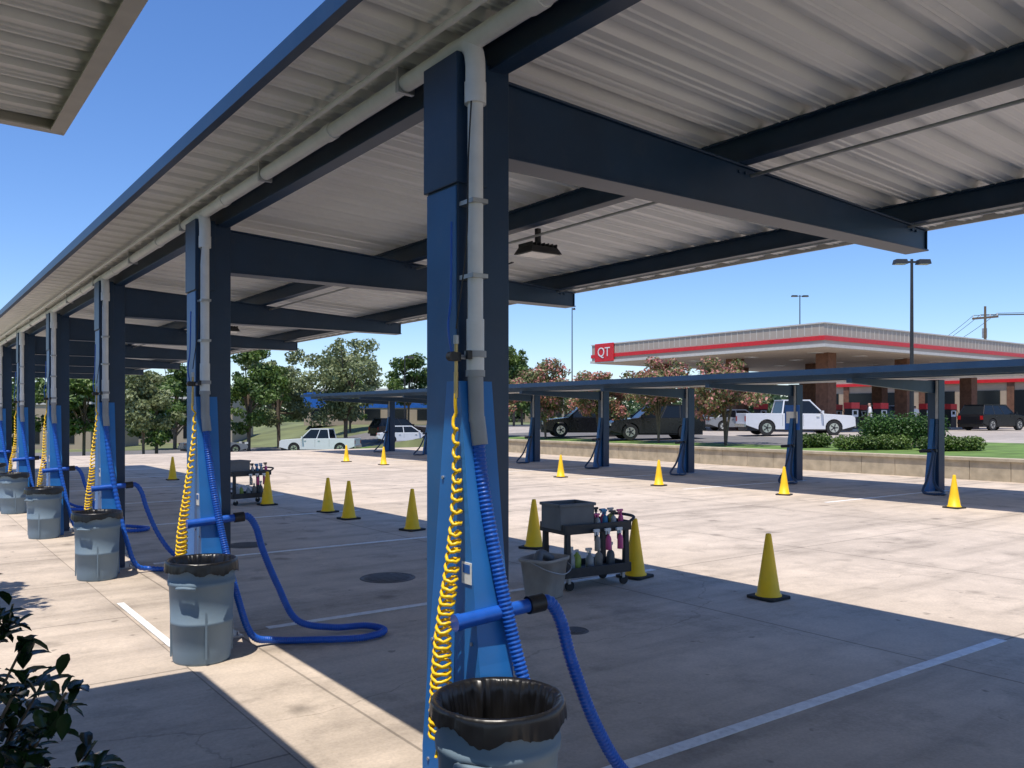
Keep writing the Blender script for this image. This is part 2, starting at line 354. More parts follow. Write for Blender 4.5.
# ------------------------------------------------------------ vacuum stations
def station(k):
    e=empty('vacuum_station',(0,SP*k,0)); fine=k<2; rr=random.Random(50+k)
    b=MB()
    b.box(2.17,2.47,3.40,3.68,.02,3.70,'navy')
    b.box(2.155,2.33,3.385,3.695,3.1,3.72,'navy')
    b.box(2.162,2.17,3.405,3.675,.03,3.09,'bluelitfin')  # thin lighter sheet: sunlit look of this column side put into the colour
    b.box(2.08,2.56,3.32,3.76,.006,.026,'metal')
    for x in (2.12,2.52):
        for y in (3.36,3.72): b.tube([(x,y,.026),(x,y,.06)],.012,'metal',6)
    b.obj('column',e,bevel=.006)
    b=MB()
    # tapered sheet-metal housing: narrow at the top, flaring to the full base
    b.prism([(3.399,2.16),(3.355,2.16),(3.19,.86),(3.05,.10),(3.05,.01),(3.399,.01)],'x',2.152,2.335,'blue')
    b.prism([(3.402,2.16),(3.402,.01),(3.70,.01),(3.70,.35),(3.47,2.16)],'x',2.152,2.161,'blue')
    b.box(2.147,2.1515,3.25,3.33,1.22,1.32,'white'); b.box(2.1455,2.147,3.26,3.32,1.27,1.31,'bldblue')
    for (y,z) in ((3.38,2.0),(3.37,1.0),(3.37,.4),(3.25,.95),(3.14,.4),(3.6,.9),(3.64,.3),(3.5,1.7)): b.tube([(2.152,y,z),(2.145,y,z)],.009,'metal',6)
    b.obj('fin_housing',e,bevel=.006)
    b=MB()
    b.tube(catmull([(2.22,3.60,3.765),(2.22,3.46,3.765),(2.22,3.37,3.745),(2.22,3.328,3.67),(2.22,3.325,3.5)],.02),.048,'pvc',16)
    b.tube([(2.22,3.325,3.6),(2.22,3.325,2.3)],.037,'pvc',16)
    b.tube([(2.22,3.325,3.56),(2.22,3.325,3.46)],.052,'pvc',16)
    b.tube([(2.22,3.325,2.45),(2.22,3.325,2.20)],.042,'pvc',14)
    b.tube([(2.22,3.325,2.20),(2.22,3.315,1.97)],.037,'pvcd',14)
    b.tube([(2.22,3.325,2.30),(2.22,3.325,2.27)],.052,'pvcd',14); b.tube([(2.22,3.325,2.21),(2.22,3.325,2.18)],.046,'pvcd',14)
    b.box(2.155,2.18,3.29,3.31,2.26,2.30,'blk')
    for z in (3.0,2.65): b.box(2.178,2.262,3.28,3.40,z-.010,z+.010,'metal')
    b.obj('vacuum_pipe',e)
    b=MB(); j=lambda a:rr.uniform(-a,a)
    P=[(2.22,3.315,1.98),(2.235,3.29,1.7),(2.27,3.215,1.3),(2.335,3.13,.85),(2.40,3.01,.45),(2.5,2.94,.12),(2.7,2.93,.045)]
    if k==0: P+=[(3.0,2.7,.045),(3.4,2.72,.045),(3.5,3.0,.045),(3.22,3.06,.06),(2.98,3.1,.2)]
    elif k==1: P+=[(3.0,2.72,.045),(3.35,2.55,.045),(3.62,2.66,.045),(3.56,2.9,.05),(3.25,2.95,.07),(2.95,3.05,.16)]
    elif k%2==1: P+=[(3.05,2.75,.045),(3.4+j(.1),2.62,.045),(3.6,2.8,.05),(3.5,3.05,.05),(3.2,2.98,.10),(2.9,3.0,.12)]
    else: P+=[(3.0+j(.1),2.6,.045),(3.3,2.5+j(.1),.045),(3.4,2.8,.045),(3.2,3.05,.06),(2.98,3.1,.2)]
    P+=[(2.80,3.13,.48),(2.68,3.17,.80),(2.625,3.185,1.0),(2.56,3.19,1.10),(2.50,3.195,1.105)]
    b.hose(P,.030,'bluehose',.02 if fine else .05,.10,12 if fine else 8)
    b.obj('vacuum_hose',e)
    b=MB()
    b.tube([(2.04,3.215,1.07),(2.44,3.20,1.10)],[.036,.032],'bluehose',16)
    b.tube([(2.435,3.20,1.10),(2.52,3.195,1.105)],.043,'cuff',16); b.tube([(2.035,3.215,1.07),(2.06,3.214,1.0715)],.040,'bluehose',16)
    b.tube([(2.222,3.315,1.99),(2.23,3.30,1.86)],.038,'pvcd',14)
    b.obj('nozzle',e)
    b=MB()
    b.tube(catmull([(2.11,3.36,2.9),(2.10,3.35,2.55),(2.08,3.34,2.40),(2.10,3.33,2.25)],.03),.006,'bluehose',6)
    b.tube([(2.12,3.335,2.37),(2.12,3.335,2.33)],.013,'metal',6); b.tube([(2.12,3.335,2.33),(2.12,3.335,2.20)],.009,'brass',8)
    b.tube([(2.12,3.335,2.29),(2.12,3.335,2.25)],.024,'blk',10); b.tube([(2.08,3.335,2.27),(2.17,3.335,2.27)],.011,'metal',8)
    b.tube([(2.085,3.30,2.27),(2.085,3.335,2.27)],.022,'blk',12); b.tube([(2.12,3.335,2.20),(2.118,3.333,2.08)],.011,'brass',6)
    b.obj('air_fitting',e)
    b=MB(); turns=34; n=turns*(12 if fine else 8); path=catmull([(2.115,3.34,2.0),(2.095,3.32,1.6),(2.065,3.30,1.25),(2.02,3.28,.98),(1.985,3.27,.55)],.01)
    pts=[(2.115,3.333,2.10),(2.115,3.335,2.05)]
    for i in range(n+1):
        t=i/n; tt=t**.80; c=path[min(int(tt*(len(path)-1)),len(path)-1)]
        a=2*math.pi*turns*t; R=.008+.030*min(1,t*2.0)+.008*math.sin(t*9+k)*t
        sw=.022*math.sin(t*7+k*1.3)*(1-t)
        pts.append((c.x+R*math.cos(a)+sw,c.y+R*math.sin(a),c.z+.014*math.sin(a+1)+.006*math.sin(t*40+k)))
    pts+=[(1.98,3.27,.50),(1.965,3.26,.47)]
    b.tube(pts,.0082,'yellow',6); b.obj('air_hose_coil',e)
    b=MB(); b.tube(catmull([(2.19,3.30,3.60),(2.165,3.30,3.2),(2.16,3.31,2.8),(2.12,3.335,2.4)],.05),.004,'blk',5); b.obj('drop_cable',e)
for k in range(NST): station(k)

# ------------------------------------------------------------ trash cans
def trashcan(x,y,seed,rot=0):
    e=empty('trash_can',(x,y,.006),rot); b=MB()
    pr=[(0,.012),(.205,.012),(.218,0),(.224,.02),(.228,.1),(.238,.30),(.242,.302),(.243,.33),(.240,.332),(.252,.60),(.262,.605),(.264,.64),(.256,.645),(.262,.745),(.272,.75),(.273,.785),(.266,.79),(.255,.78),(.248,.6),(.22,.04),(0,.035)]
    b.lathe(pr,'can',seg=48)
    for s in (1,-1):
        b.tube(catmull([(s*.258,-.07,.60),(s*.292,-.06,.61),(s*.30,0,.615),(s*.292,.06,.61),(s*.258,.07,.60)],.02),.013,'can',8)
    for i in range(4):
        a=i*math.pi/2+.6; b.box(.229,.243,-.008,.008,.05,.58,'can',T=Matrix.Rotation(a,4,'Z'))
    b.obj('body',e)
    b=MB()
    prof=[(.02,.38),(.12,.40),(.19,.50),(.222,.60),(.235,.68),(.244,.74),(.252,.785),(.262,.796),(.272,.794),(.278,.785),(.280,.772),(.281,.758),(.282,.742),(.283,.728),(.283,.712)]
    def jit(r,z,a,i):
        p=Vector((math.cos(a)*2+seed*9,math.sin(a)*2,z*2)); q=Vector((math.cos(a)*16+seed*5,math.sin(a)*16,z*5)); u=Vector((math.cos(a)*7+seed*3,math.sin(a)*7,z*14))
        nn=noise.noise(p); n2=noise.noise(q); n3=noise.noise(u)
        if i>=7:
            f=(i-7)/7; return r+.003+f*(.007*abs(n2)+.004*n3), z+f*(.05*nn+.010*n2)
        f=1-i/7; return max(.01,r+f*(.05*n3+.035*n2)-.016*abs(n2)-.003), z+.05*f*nn+.05*f*n3
    b.lathe(prof,'bag',seg=200,jit=jit); b.obj('liner_bag',e,recalc=False)
    e.scale=(1,1,1.03)
for k in range(NST): trashcan(2.05+random.uniform(-.03,.03)*(k>0),2.90+SP*k+(.0 if k==0 else random.uniform(-.05,.05)),k,random.uniform(0,.6)+.5)

# ------------------------------------------------------------ cones
def cone(x,y,rot=0,s=1):
    e=empty('traffic_cone',(x,y,.008),rot); b=MB()
    b.prism([(-.18,-.15),(-.15,-.18),(.15,-.18),(.18,-.15),(.18,.15),(.15,.18),(-.15,.18),(-.18,.15)],'z',0,.03,'rubber'); b.obj('base',e,bevel=.006)
    b=MB(); b.lathe([(.145,.03),(.143,.045),(.128,.05),(.09,.30),(.032,.70),(.028,.715),(.02,.718),(.018,.70)],'cone',seg=28); b.obj('body',e)
    e.scale=(s,s,s)
for (x,y) in ((7.72,5.82),(18.4,9.1),(18,13.1),(17.5,16.9),(17.3,21.0),(17,25.2),(15.9,30.4),(15.7,33.4),(7.3,12.9),(7.1,15.0),(7.25,16.3),(7.40,7.55),(7.8,10.1),(6.75,18.4),(7,27.2),(7.2,22.9)):
    cone(x,y,random.uniform(-.2,.5),random.uniform(.97,1.03))

# ------------------------------------------------------------ carts
def bottle(b,x,y,z,k,h=.2,r=.035,trig=True,capk='white'):
    b.lathe([(0,0),(r,.002),(r*1.02,h*.1),(r,h*.6),(r*.8,h*.75),(r*.35,h*.85),(r*.35,h*.95),(0,h*.95)],k,(x,y,z),14)
    if trig:
        b.box(x-.012,x+.012,y-.012,y+.012,z+h*.92,z+h*1.12,capk); b.box(x-.055,x+.025,y-.013,y+.013,z+h*1.1,z+h*1.25,capk)
        b.box(x-.04,x-.03,y-.006,y+.006,z+h*.9,z+h*1.1,capk)
    else: b.lathe([(r*.45,h*.93),(r*.45,h*1.06),(0,h*1.06)],capk,(x,y,z),12)
M['pink']=mat('pink',(.65,.08,.25),.4); M['lime']=mat('lime',(.35,.45,.08),.4); M['cyan']=mat('cyan',(.03,.22,.42),.4); M['clear']=mat('clear_plastic',(.35,.37,.38),.3)
def cart(x,y,rot,full=True):
    e=empty('utility_cart',(x,y,.008),rot); b=MB(); L,W=.46,.24
    for z in (.17,.66):
        b.box(-L,L,-W,W,z,z+.02,'blk')
        b.box(-L,L,-W-.018,-W,z-.02,z+.09,'blk'); b.box(-L,L,W,W+.018,z-.02,z+.09,'blk'); b.box(-L-.018,-L,-W-.018,W+.018,z-.02,z+.09,'blk'); b.box(L,L+.018,-W-.018,W+.018,z-.02,z+.09,'blk')
    for sx in (-1,1):
        for sy in (-1,1):
            b.box(sx*(L-.04)-.035,sx*(L-.04)+.035,sy*(W-.02)-.03,sy*(W-.02)+.03,.19,.66,'blk',top=(.006,.004))
            cx,cy=sx*(L-.07),sy*(W-.04)
            b.box(cx-.02,cx+.02,cy-.025,cy+.025,.08,.165,'metal'); b.tube([(cx+.015,cy-.016,.055),(cx+.015,cy+.016,.055)],.055,'rubber',18)
    b.tube(catmull([(L,-W*.9,.72),(L+.10,-W*.85,.78),(L+.13,0,.79),(L+.10,W*.85,.78),(L,W*.9,.72)],.03),.018,'blk',8)
    b.box(L+.01,L+.11,-.08,.08,.70,.73,'blk'); b.obj('frame',e,bevel=.006)
    b=MB()
    for (x0,x1,y0,y1) in ((-.50,-.02,-.19,.19),):
        z0=.69; z1=.98; t=.012
        b.box(x0+.03,x1-.03,y0+.03,y1-.03,z0,z0+.012,'bin')
        for (a,c,d,f) in ((x0,x0+t,y0,y1),(x1-t,x1,y0,y1),(x0+t,x1-t,y0,y0+t),(x0+t,x1-t,y1-t,y1)): b.box(a,c,d,f,z0,z1,'bin')
        b.box(x0-.015,x1+.015,y0-.02,y0,z1-.03,z1+.004,'bin'); b.box(x0-.015,x1+.015,y1,y1+.02,z1-.03,z1+.004,'bin'); b.box(x0-.02,x0,y0,y1,z1-.03,z1+.004,'bin'); b.box(x1,x1+.02,y0,y1,z1-.03,z1+.004,'bin')
    b.obj('bin',e,bevel=.004)
    b=MB(); ks=['clear','cyan','clear','pink','clear','bin','pink','lime']
    for i in range(8): bottle(b,.06+.115*(i%4),-.15+.2*(i//4)+random.uniform(-.02,.02),.682,ks[i],random.uniform(.13,.19),.032,True,random.choice(['pink','clear','cyan','blk']))
    for i,(kx,kk) in enumerate(((-.25,'clear'),(-.12,'lime'),(.02,'clear'),(.2,'bucket'),(.33,'bin'))): bottle(b,kx,-.05+.06*(i%2),.192,kk,random.uniform(.18,.25),.05,i%2==0,'white')
    for kx,kk in ((.10,'pink'),(.27,'pink'),(-.06,'bucket')):
        bottle(b,kx,-.305,.44,kk,.2,.034,True,'white'); b.box(kx-.012,kx+.012,-.272,-.258,.55,.70,'blk')
    b.obj('bottles',e)
cart(6.60,7.55,-.08); cart(6.45,18.9,.2)
e=empty('waste_bucket',(5.78,7.30,.008),.35); b=MB()
def sq(r,n=5):
    pts=[]
    for j in range(40):
        a=2*math.pi*j/40; c,s_=math.cos(a),math.sin(a); q=(abs(c)**n+abs(s_)**n)**(-1/n); pts.append((r*q*c,r*q*s_*.8))
    return pts
rings=[(.19,0),(.195,.02),(.245,.40),(.265,.405),(.268,.44),(.252,.442),(.235,.39),(.185,.02)]
vs=[];fs=[]
for r,z in rings:
    for p in sq(r): vs.append((p[0],p[1],z))
for i in range(len(rings)-1):
    for j in range(40): fs.append((i*40+j,i*40+(j+1)%40,(i+1)*40+(j+1)%40,(i+1)*40+j))
fs.append(list(range(7*40,8*40))); fs.append(list(range(40)))
b.add(vs,fs,'bucket',True); b.obj('body',e)
b=MB(); b.tube(catmull([(.262,0,.41),(.22,-.21,.33),(0,-.265,.28),(-.22,-.21,.33),(-.262,0,.41)],.03),.006,'metal',6)
b.tube(catmull([(-.1,.02,.38),(0,.05,.47),(.12,-.02,.40)],.02),.05,'bin',8); b.obj('handle',e)

# ------------------------------------------------------------ far canopy
def far_station(y,i):
    e=empty('vacuum_station',(22.2,y,0)); b=MB()
    b.box(-.15,.15,-.15,.15,0,2.92,'navy'); b.prism([(-.15,1.9),(-.20,1.9),(-.50,.1),(-.50,.01),(-.15,.01)],'y',-.06,.06,'bluelitfin')
    b.tube([(-.2,-.12,2.9),(-.2,-.12,1.9)],.035,'pvcd',8); b.box(-.24,.24,-.24,.24,.005,.02,'metal')
    b.obj('column',e,bevel=.006); b=MB()
    b.hose([(-.2,-.12,1.9),(-.25,-.13,1.3),(-.5,-.2,.3),(-.8,-.6,.05),(-1.3,-.8,.05),(-1.2,-.3,.06),(-.8,-.2,.4),(-.45,-.15,1.0),(-.35,-.05,1.08)],.035,'navy',.06,.08,6)
    b.tube([(-.35,-.2,1.08),(-.35,.25,1.05)],.045,'cuff',8)
    if i==1: b.box(-.17,-.155,-.26,.26,1.55,2.3,'bldblue'); b.box(-.176,-.171,-.2,.2,1.75,2.1,'white')
    b.obj('hose',e)
fc=empty('parking_canopy'); b=MB(); FY=[11.45+4.3*i for i in range(-2,8)]
fy0,fy1=FY[0]-2,FY[-1]+2.2
deck(b,17.9,3.02,23.1,3.16,fy0,fy1); b.obj('roof_deck',fc,recalc=False)
b=MB()
for px in (18.5,20.3,22.2):
    z=2.99+(px-18.5)*.027-.12; b.box(px-.04,px+.04,fy0,fy1,z,z+.13,'navy')
b.box(17.87,17.9,fy0,fy1,2.96,3.1,'navy'); b.box(23.1,23.12,fy0,fy1,3.08,3.22,'navy')
for y in FY: b.prism([(18.2,2.76),(22.2,2.56),(22.2,2.90),(18.2,2.86)],'y',y-.07,y+.07,'navy')
b.tube([(22.0,fy0+1,2.99),(22.0,fy1-1,2.99)],.05,'pvc',8)
b.obj('frame',fc)
for i,y in enumerate(FY): far_station(y,i-2)

# ------------------------------------------------------------ vehicles
def vehicle(name,kind,x,y,head,paint):
    e=empty(name,(x,y,H(x,y)+.03),math.radians(head)); b=MB()
    L,W,Hh={'suv':(4.9,1.95,1.8),'pickup':(5.8,2.0,1.9),'sedan':(4.7,1.8,1.45)}[kind]
    h=L/2; wr=.40 if kind!='sedan' else .33; wx={'suv':1.45,'pickup':1.78,'sedan':1.38}[kind]; bz=wr*.8
    belt={'suv':1.12,'pickup':1.15,'sedan':.92}[kind]
    def arch(cx): return [(cx+(wr+.06)*math.cos(a),wr+(wr+.06)*math.sin(a)) for a in [math.radians(q) for q in range(-10,191,20)]]
    if kind=='pickup': top=[(-h,.55),(-h,belt+.02),(-.95,belt+.02),(1.25,belt),(h-.15,belt-.10),(h,.95),(h+.03,.5)]
    elif kind=='suv': top=[(-h,.5),(-h,.95),(-h+.05,belt),(.95,belt),(h-.25,belt-.14),(h-.02,.85),(h+.02,.45)]
    else: top=[(-h,.45),(-h+.02,.85),(-h+.5,belt),(.9,belt),(h-.2,.74),(h,.6),(h,.4)]
    poly=top+[(wx+wr+.07,bz)]+arch(wx)+arch(-wx)+[(-wx-wr-.07,bz)]
    b.prism(poly,'y',-W/2,W/2,paint)
    b.box(-h+.1,h-.1,-W/2+.1,W/2-.1,.25,.6,'blk')
    b.obj('body',e,bevel=.05)
    b=MB()
    g={'pickup':((-.95,1.25),(-.8,.55)),'suv':((-h+.08,.98),(-h+.45,.25)),'sedan':((-1.75,.95),(-1.15,.25))}[kind]
    (a0,a1),(t0,t1)=g; w0=W/2-.06; w1=W/2-.24; zt=Hh-.05
    vs=[(a0,-w0,belt-.02),(a1,-w0,belt-.02),(a1,w0,belt-.02),(a0,w0,belt-.02),(t0,-w1,zt),(t1,-w1,zt),(t1,w1,zt),(t0,w1,zt)]
    b.add(vs,[(3,2,1,0),(4,5,6,7),(0,1,5,4),(1,2,6,5),(2,3,7,6),(3,0,4,7)],'glass')
    b.obj('windows',e,bevel=.03); b=MB()
    b.box(t0-.05,t1+.05,-w1-.02,w1+.02,zt-.02,Hh,paint)
    for i in (0,1,2,3): b.tube([vs[i],vs[i+4]],.04,paint,8)
    for f in ((.45,) if kind=='pickup' else (.36,.66) if kind=='suv' else (.5,)):
        for s in (-1,1): b.tube([(a0+(a1-a0)*f,s*(w0-.01),belt-.02),(t0+(t1-t0)*f,s*(w1-.01),zt)],.03,paint if kind!='suv' else 'blk',6)
    for s in (-1,1):
        ya,yb=sorted((s*(W/2+.02),s*(W/2+.2))); b.box(a1-.2,a1-.08,ya,yb,belt+.02,belt+.16,paint)
        for f in (.0,.5,.98):
            xx=a0+(a1-a0)*f
            if abs(xx-(-wx))>wr+.1 or kind=='pickup':
                ya,yb=sorted((s*(W/2+.001),s*(W/2+.004))); b.box(xx-.006,xx+.006,ya,yb,.5,belt-.06,'blk')
        for xx in (a0+(a1-a0)*.42,a0+(a1-a0)*.9):
            ya,yb=sorted((s*(W/2+.001),s*(W/2+.03))); b.box(xx-.2,xx-.04,ya,yb,belt-.17,belt-.14,'chrome' if paint=='carwhite' else 'blk')
        ya,yb=sorted((s*(W/2-.05),s*(W/2-.42))); b.box(h-.12,h+.025,ya,yb,.72,.88,'lens')
        ya,yb=sorted((s*(W/2-.03),s*(W/2-.25))); b.box(-h-.012,-h+.02,ya,yb,.75,1.02 if kind!='sedan' else .85,'tail')
    b.box(h-.02,h+.06,-W/2+.05,W/2-.05,.42,.6,'chrome' if kind=='pickup' else 'blk'); b.box(-h-.08,-h+.02,-W/2+.05,W/2-.05,.45,.62,'chrome' if kind=='pickup' else paint)
    b.box(h,h+.035,-.5,.5,.64,.88,'blk')
    if kind=='pickup': b.box(-h+.08,-1.05,-W/2+.1,W/2-.1,belt+.015,belt+.032,'blk')
    b.obj('trim',e,bevel=.01)
    b=MB()
    for cx in (wx,-wx):
        for s in (-1,1):
            y0,y1=s*(W/2-.24),s*(W/2-.01)
            b.tube([(cx,y0,wr),(cx,y1,wr)],wr,'rubber',24); b.tube([(cx,y1-s*.02,wr),(cx,y1+s*.008,wr)],wr*.62,'chrome',18)
            b.tube([(cx,y1,wr),(cx,y1+s*.014,wr)],wr*.2,'blk',10)
            for q in range(5):
                T=Matrix.Translation((cx,0,wr))@Matrix.Rotation(q*1.2566+.3,4,'Y')
                ya,yb=sorted((y1+s*.008,y1+s*.012)); b.box(-.03,.03,ya,yb,wr*.22,wr*.52,'blk',T=T)
    b.obj('wheels',e)
vehicle('pickup_truck','pickup',39.5,28.1,-36,'carwhite')
vehicle('parked_suv','suv',31.9,31.2,150,'carblack')
vehicle('parked_suv','suv',32.3,37.2,150,'carblack')
vehicle('pickup_truck','pickup',26.8,61.6,140,'carwhite')
vehicle('parked_car','sedan',46.5,37.5,-30,'cargrey')
vehicle('parked_suv','suv',50,43,-30,'carwhite')
vehicle('parked_car','sedan',53,35.5,0,'carred')
vehicle('parked_suv','suv',62.5,35.6,0,'cargrey')
vehicle('parked_car','sedan',20,66,0,'cargrey')
vehicle('parked_car','sedan',33.5,60,-20,'carwhite')
vehicle('parked_suv','suv',36,66,0,'carblack')
vehicle('parked_suv','suv',62.5,28.2,-10,'carblack')

# ------------------------------------------------------------ fuel station
fs_=empty('fuel_station_canopy',(0,0,0)); b=MB()
x0,x1,y0,y1=44.35,71,29.5,50
b.box(x0,x1,y0,y1,6.2,7.4,'fascia'); b.box(x0-.06,x1+.06,y0-.06,y1+.06,6.42,6.68,'red'); b.box(x0-.1,x1+.1,y0-.1,y1+.1,6.02,6.2,'trim'); b.box(x0+.3,x1-.3,y0+.3,y1-.3,5.98,6.02,'soffit')
b.box(x0-.05,x1+.05,y0-.05,y1+.05,7.4,7.48,'trim')
for i in range(52): b.box(x0+.3+i*.5,x0+.34+i*.5,y0-.02,y0,6.74,7.38,'trim')
for i in range(40): b.box(x0-.02,x0,y0+.3+i*.5,y0+.34+i*.5,6.74,7.38,'trim')
for i in range(5):
    for j in range(4): b.box(x0+3+i*5,x0+3.7+i*5,y0+2.5+j*5,y0+3.2+j*5,5.95,5.98,'lens')
b.obj('canopy_roof',fs_)
b=MB()
for X in (48.6,58,67.3):
    for Y in (32.2,46.5,39.5):
        b.box(X-.45,X+.45,Y-.45,Y+.45,1.7,5.98,'brick'); b.box(X-.55,X+.55,Y-.55,Y+.55,.9,1.7,'brick'); b.box(X-.58,X+.58,Y-.58,Y+.58,1.7,1.78,'trim')
b.obj('columns',fs_)
b=MB(); b.box(x0-.16,x0-.06,47.4,49.5,6.1,7.5,'red'); b.obj('sign_panel',fs_,bevel=.03)
cu=bpy.data.curves.new('sign_letters','FONT'); cu.body='QT'; cu.size=1.0; cu.extrude=.01; cu.align_x='CENTER'; cu.align_y='CENTER'
o=bpy.data.objects.new('sign_letters',cu); COL.objects.link(o); o.location=(x0-.18,48.45,6.8); o.rotation_euler=(math.radians(90),0,math.radians(-90)); cu.materials.append(M['white']); o.parent=fs_
def pump(X,Y):
    e=empty('fuel_pump',(X,Y,.925)); b=MB()
    b.box(-.9,.9,-.45,.45,0,.15,'site'); b.box(-.45,.45,-.25,.25,.15,1.5,'blk'); b.box(-.48,.48,-.28,.28,1.5,1.9,'red'); b.box(-.35,.35,-.256,-.25,.95,1.4,'white'); b.box(-.2,.2,-.262,-.256,1.1,1.35,'glass')
    for s in (-1,1): b.tube(catmull([(s*.4,-.27,1.5),(s*.6,-.35,1.1),(s*.55,-.35,.5),(s*.47,-.28,1.0)],.05),.02,'rubber',6)
    b.obj('cabinet',e,bevel=.01)
for X in (51.5,55,61,64.5):
    for Y in (32.2,39.5): pump(X,Y)
st=empty('convenience_store'); b=MB()
b.box(80,98,18,56,.9,5.6,'tanwall'); b.box(79.9,98.1,17.9,56.1,5.2,6.2,'fascia'); b.box(79.8,79.9,18,56,4.9,5.2,'red')
for i in range(9): b.box(79.93,80.0,19.5+i*4,22.6+i*4,1.4,4.2,'glass'); b.box(79.9,80,18.3+i*4,18.9+i*4,.9,4.9,'brick')
b.obj('building',st)
def building(name,cx,cy,w,d,h,rz,wall,band=None):
    z=H(cx,cy); e=empty(name,(cx,cy,z-.1),math.radians(rz)); b=MB()
    b.box(-w/2,w/2,-d/2,d/2,0,h,wall); b.box(-w/2-.1,w/2+.1,-d/2-.1,d/2+.1,h,h+.25,'trim')
    if band: b.box(-w/2-.05,w/2+.05,-d/2-.06,-d/2,h*.52,h-.05,band)
    n=int(w/3)
    for i in range(n): b.box(-w/2+.8+i*3,-w/2+2.6+i*3,-d/2-.03,-d/2,.6,h*.48,'glass')
    b.obj('walls',e)
building('retail_building',46.5,92,15,8,3.9,-28,'tanwall','bldblue')
building('retail_building',27,98,12,8,4.8,-35,'fascia','tanwall')
building('retail_building',8,92,22,10,4.0,-35,'tanwall',None)
building('retail_building',75,115,30,10,5,-25,'fascia',None)

def lamp_post(x,y,h,arm=1.0,heads=2,rz=-.6,r=.09):
    z=H(x,y); e=empty('street_lamp',(x,y,z),rz); b=MB()
    b.tube([(0,0,0),(0,0,h)],[r,r*.6],'blk',10); b.tube([(0,0,0),(0,0,.6)],r*3,'site',12)
    for s in ((-1,1) if heads==2 else (1,)):
        b.box(min(0,s*arm*.4),max(0,s*arm*.4),-.04,.04,h-.15,h-.08,'blk'); b.box(min(s*arm*.3,s*arm),max(s*arm*.3,s*arm),-.18,.18,h-.2,h-.02,'blk',top=(.04,.03))
        b.box(min(s*arm*.4,s*arm*.95),max(s*arm*.4,s*arm*.95),-.14,.14,h-.215,h-.2,'lens')
    b.obj('pole',e)
lamp_post(33,18,7.5,.72); lamp_post(36.6,66,7.2,.8,1); lamp_post(86.4,60.7,15.2,1.0); lamp_post(51.8,61.2,11.2,.3,1,r=.07)
e=empty('utility_pole',(93.5,43,.9)); b=MB(); b.tube([(0,0,0),(0,0,12.6)],[.2,.12],'bark',8); b.box(-.1,.1,-1.3,1.3,11.3,11.5,'bark')
for s in (-1.2,-.5,.5,1.2): b.tube([(0,s,11.5),(0,s,11.75)],.05,'white',6)
b.tube([(.3,.2,9.3),(.3,.2,10.3)],.25,'metal',10)
for s in (-1.2,.5,1.2):
    for T_,zz in (((50,37.6),-1),((40,-90),0)):
        P=[(T_[0]*t,s+T_[1]*t,11.75+zz*t-2.2*4*t*(1-t)*.5) for t in [i/14 for i in range(15)]]; b.tube(P,.03,'blk',4)
b.obj('pole_and_wires',e)

# ------------------------------------------------------------ trees
def tree(name,x,y,h,r,k,trunk=.12,n=5000,size=.16,low=.3,seed=0,multi=1):
    R=random.Random(seed); z=H(x,y); e=empty(name,(x,y,z)); b=MB(); cl=[]
    for m_ in range(multi):
        ox=R.uniform(-.12,.12)*(multi>1); ln=R.uniform(-.3,.3) if multi>1 else R.uniform(-.15,.15); ln2=R.uniform(-.3,.3) if multi>1 else 0
        zt=h*.62; b.tube(catmull([(ox,ox,-.1),(ox+ln*.3,ox+ln2*.3,zt*.4),(ox+ln*1.2,ox+ln2*1.2,zt)],.3),trunk*.8,'bark',8)
    cz=h*(1+low)/2; rz=h*(1-low)/2
    for i in range(40):
        d=Vector((R.gauss(0,1),R.gauss(0,1),R.gauss(.1,1))).normalized(); f=R.uniform(.35,.98)
        s=r*R.uniform(.11,.31); c=Vector((d.x*r*f*R.uniform(.8,1.1),d.y*r*f*R.uniform(.8,1.1),cz+d.z*rz*f)); cl.append((c.x,c.y,c.z,s*1.2,s*1.2,s*.7))
        if i%3==0:
            s0=h*R.uniform(low*.8,.5); b.tube([(0,0,s0),(c.x*.45,c.y*.45,(s0+c.z)/2-.05),tuple(c)],[trunk*.45,trunk*.28,trunk*.1],'bark',6)
    b.obj('trunk',e)
    leaves('crown',cl,n,size,k,e)
tree('tree',23.6,68.6,8.6,3.6,'leafA',.2,9000,.15,.15,1)
tree('tree',31.5,67.2,10.2,4.4,'leafB',.22,11000,.15,.15,2)
tree('tree',28.2,74,9.0,3.6,'leafB',.2,7000,.17,.15,22)
tree('tree',20,77,8.2,3.6,'leafA',.2,7000,.17,.12,23)
tree('tree',15.2,63.3,6.3,2.8,'leafA',.15,7000,.15,.15,3)
tree('tree',12.1,53.4,5.0,2.0,'leafB',.1,6000,.12,.2,4)
tree('tree',10,60,6.4,2.8,'leafA',.12,6000,.15,.15,14)
tree('tree',5.5,60,6.5,2.8,'leafA',.12,5000,.16,.15,24)
tree('tree',38,80,6.5,3.0,'leafA',.15,5000,.17,.15,25)
tree('tree',48.3,65.7,8.4,2.8,'leafA',.15,6000,.16,.2,5)
tree('tree',44.8,80,7.4,3.2,'leafA',.15,6000,.17,.2,6)
tree('tree',54,72,6.4,3.0,'leafA',.15,5500,.17,.2,7)
tree('crepe_myrtle',29.4,24.4,4.1,2.1,'leafC',.06,7500,.075,.25,8,5)
tree('crepe_myrtle',29.4,28.4,4.0,2.0,'leafC',.06,7500,.075,.25,9,5)
tree('crepe_myrtle',29.4,32.6,3.9,2.0,'leafC',.06,6500,.08,.25,19,5)
tree('crepe_myrtle',29.4,37,4.2,2.1,'leafC',.06,6500,.085,.25,10,5)
tree('crepe_myrtle',29.4,42,4.0,2.0,'leafC',.06,5500,.09,.25,11,5)
tree('tree',-1.3,10.2,4.8,1.8,'leafA',.1,6000,.10,.4,12)
tree('tree',-3.2,14.4,5.0,2.1,'leafA',.1,5000,.11,.35,13)
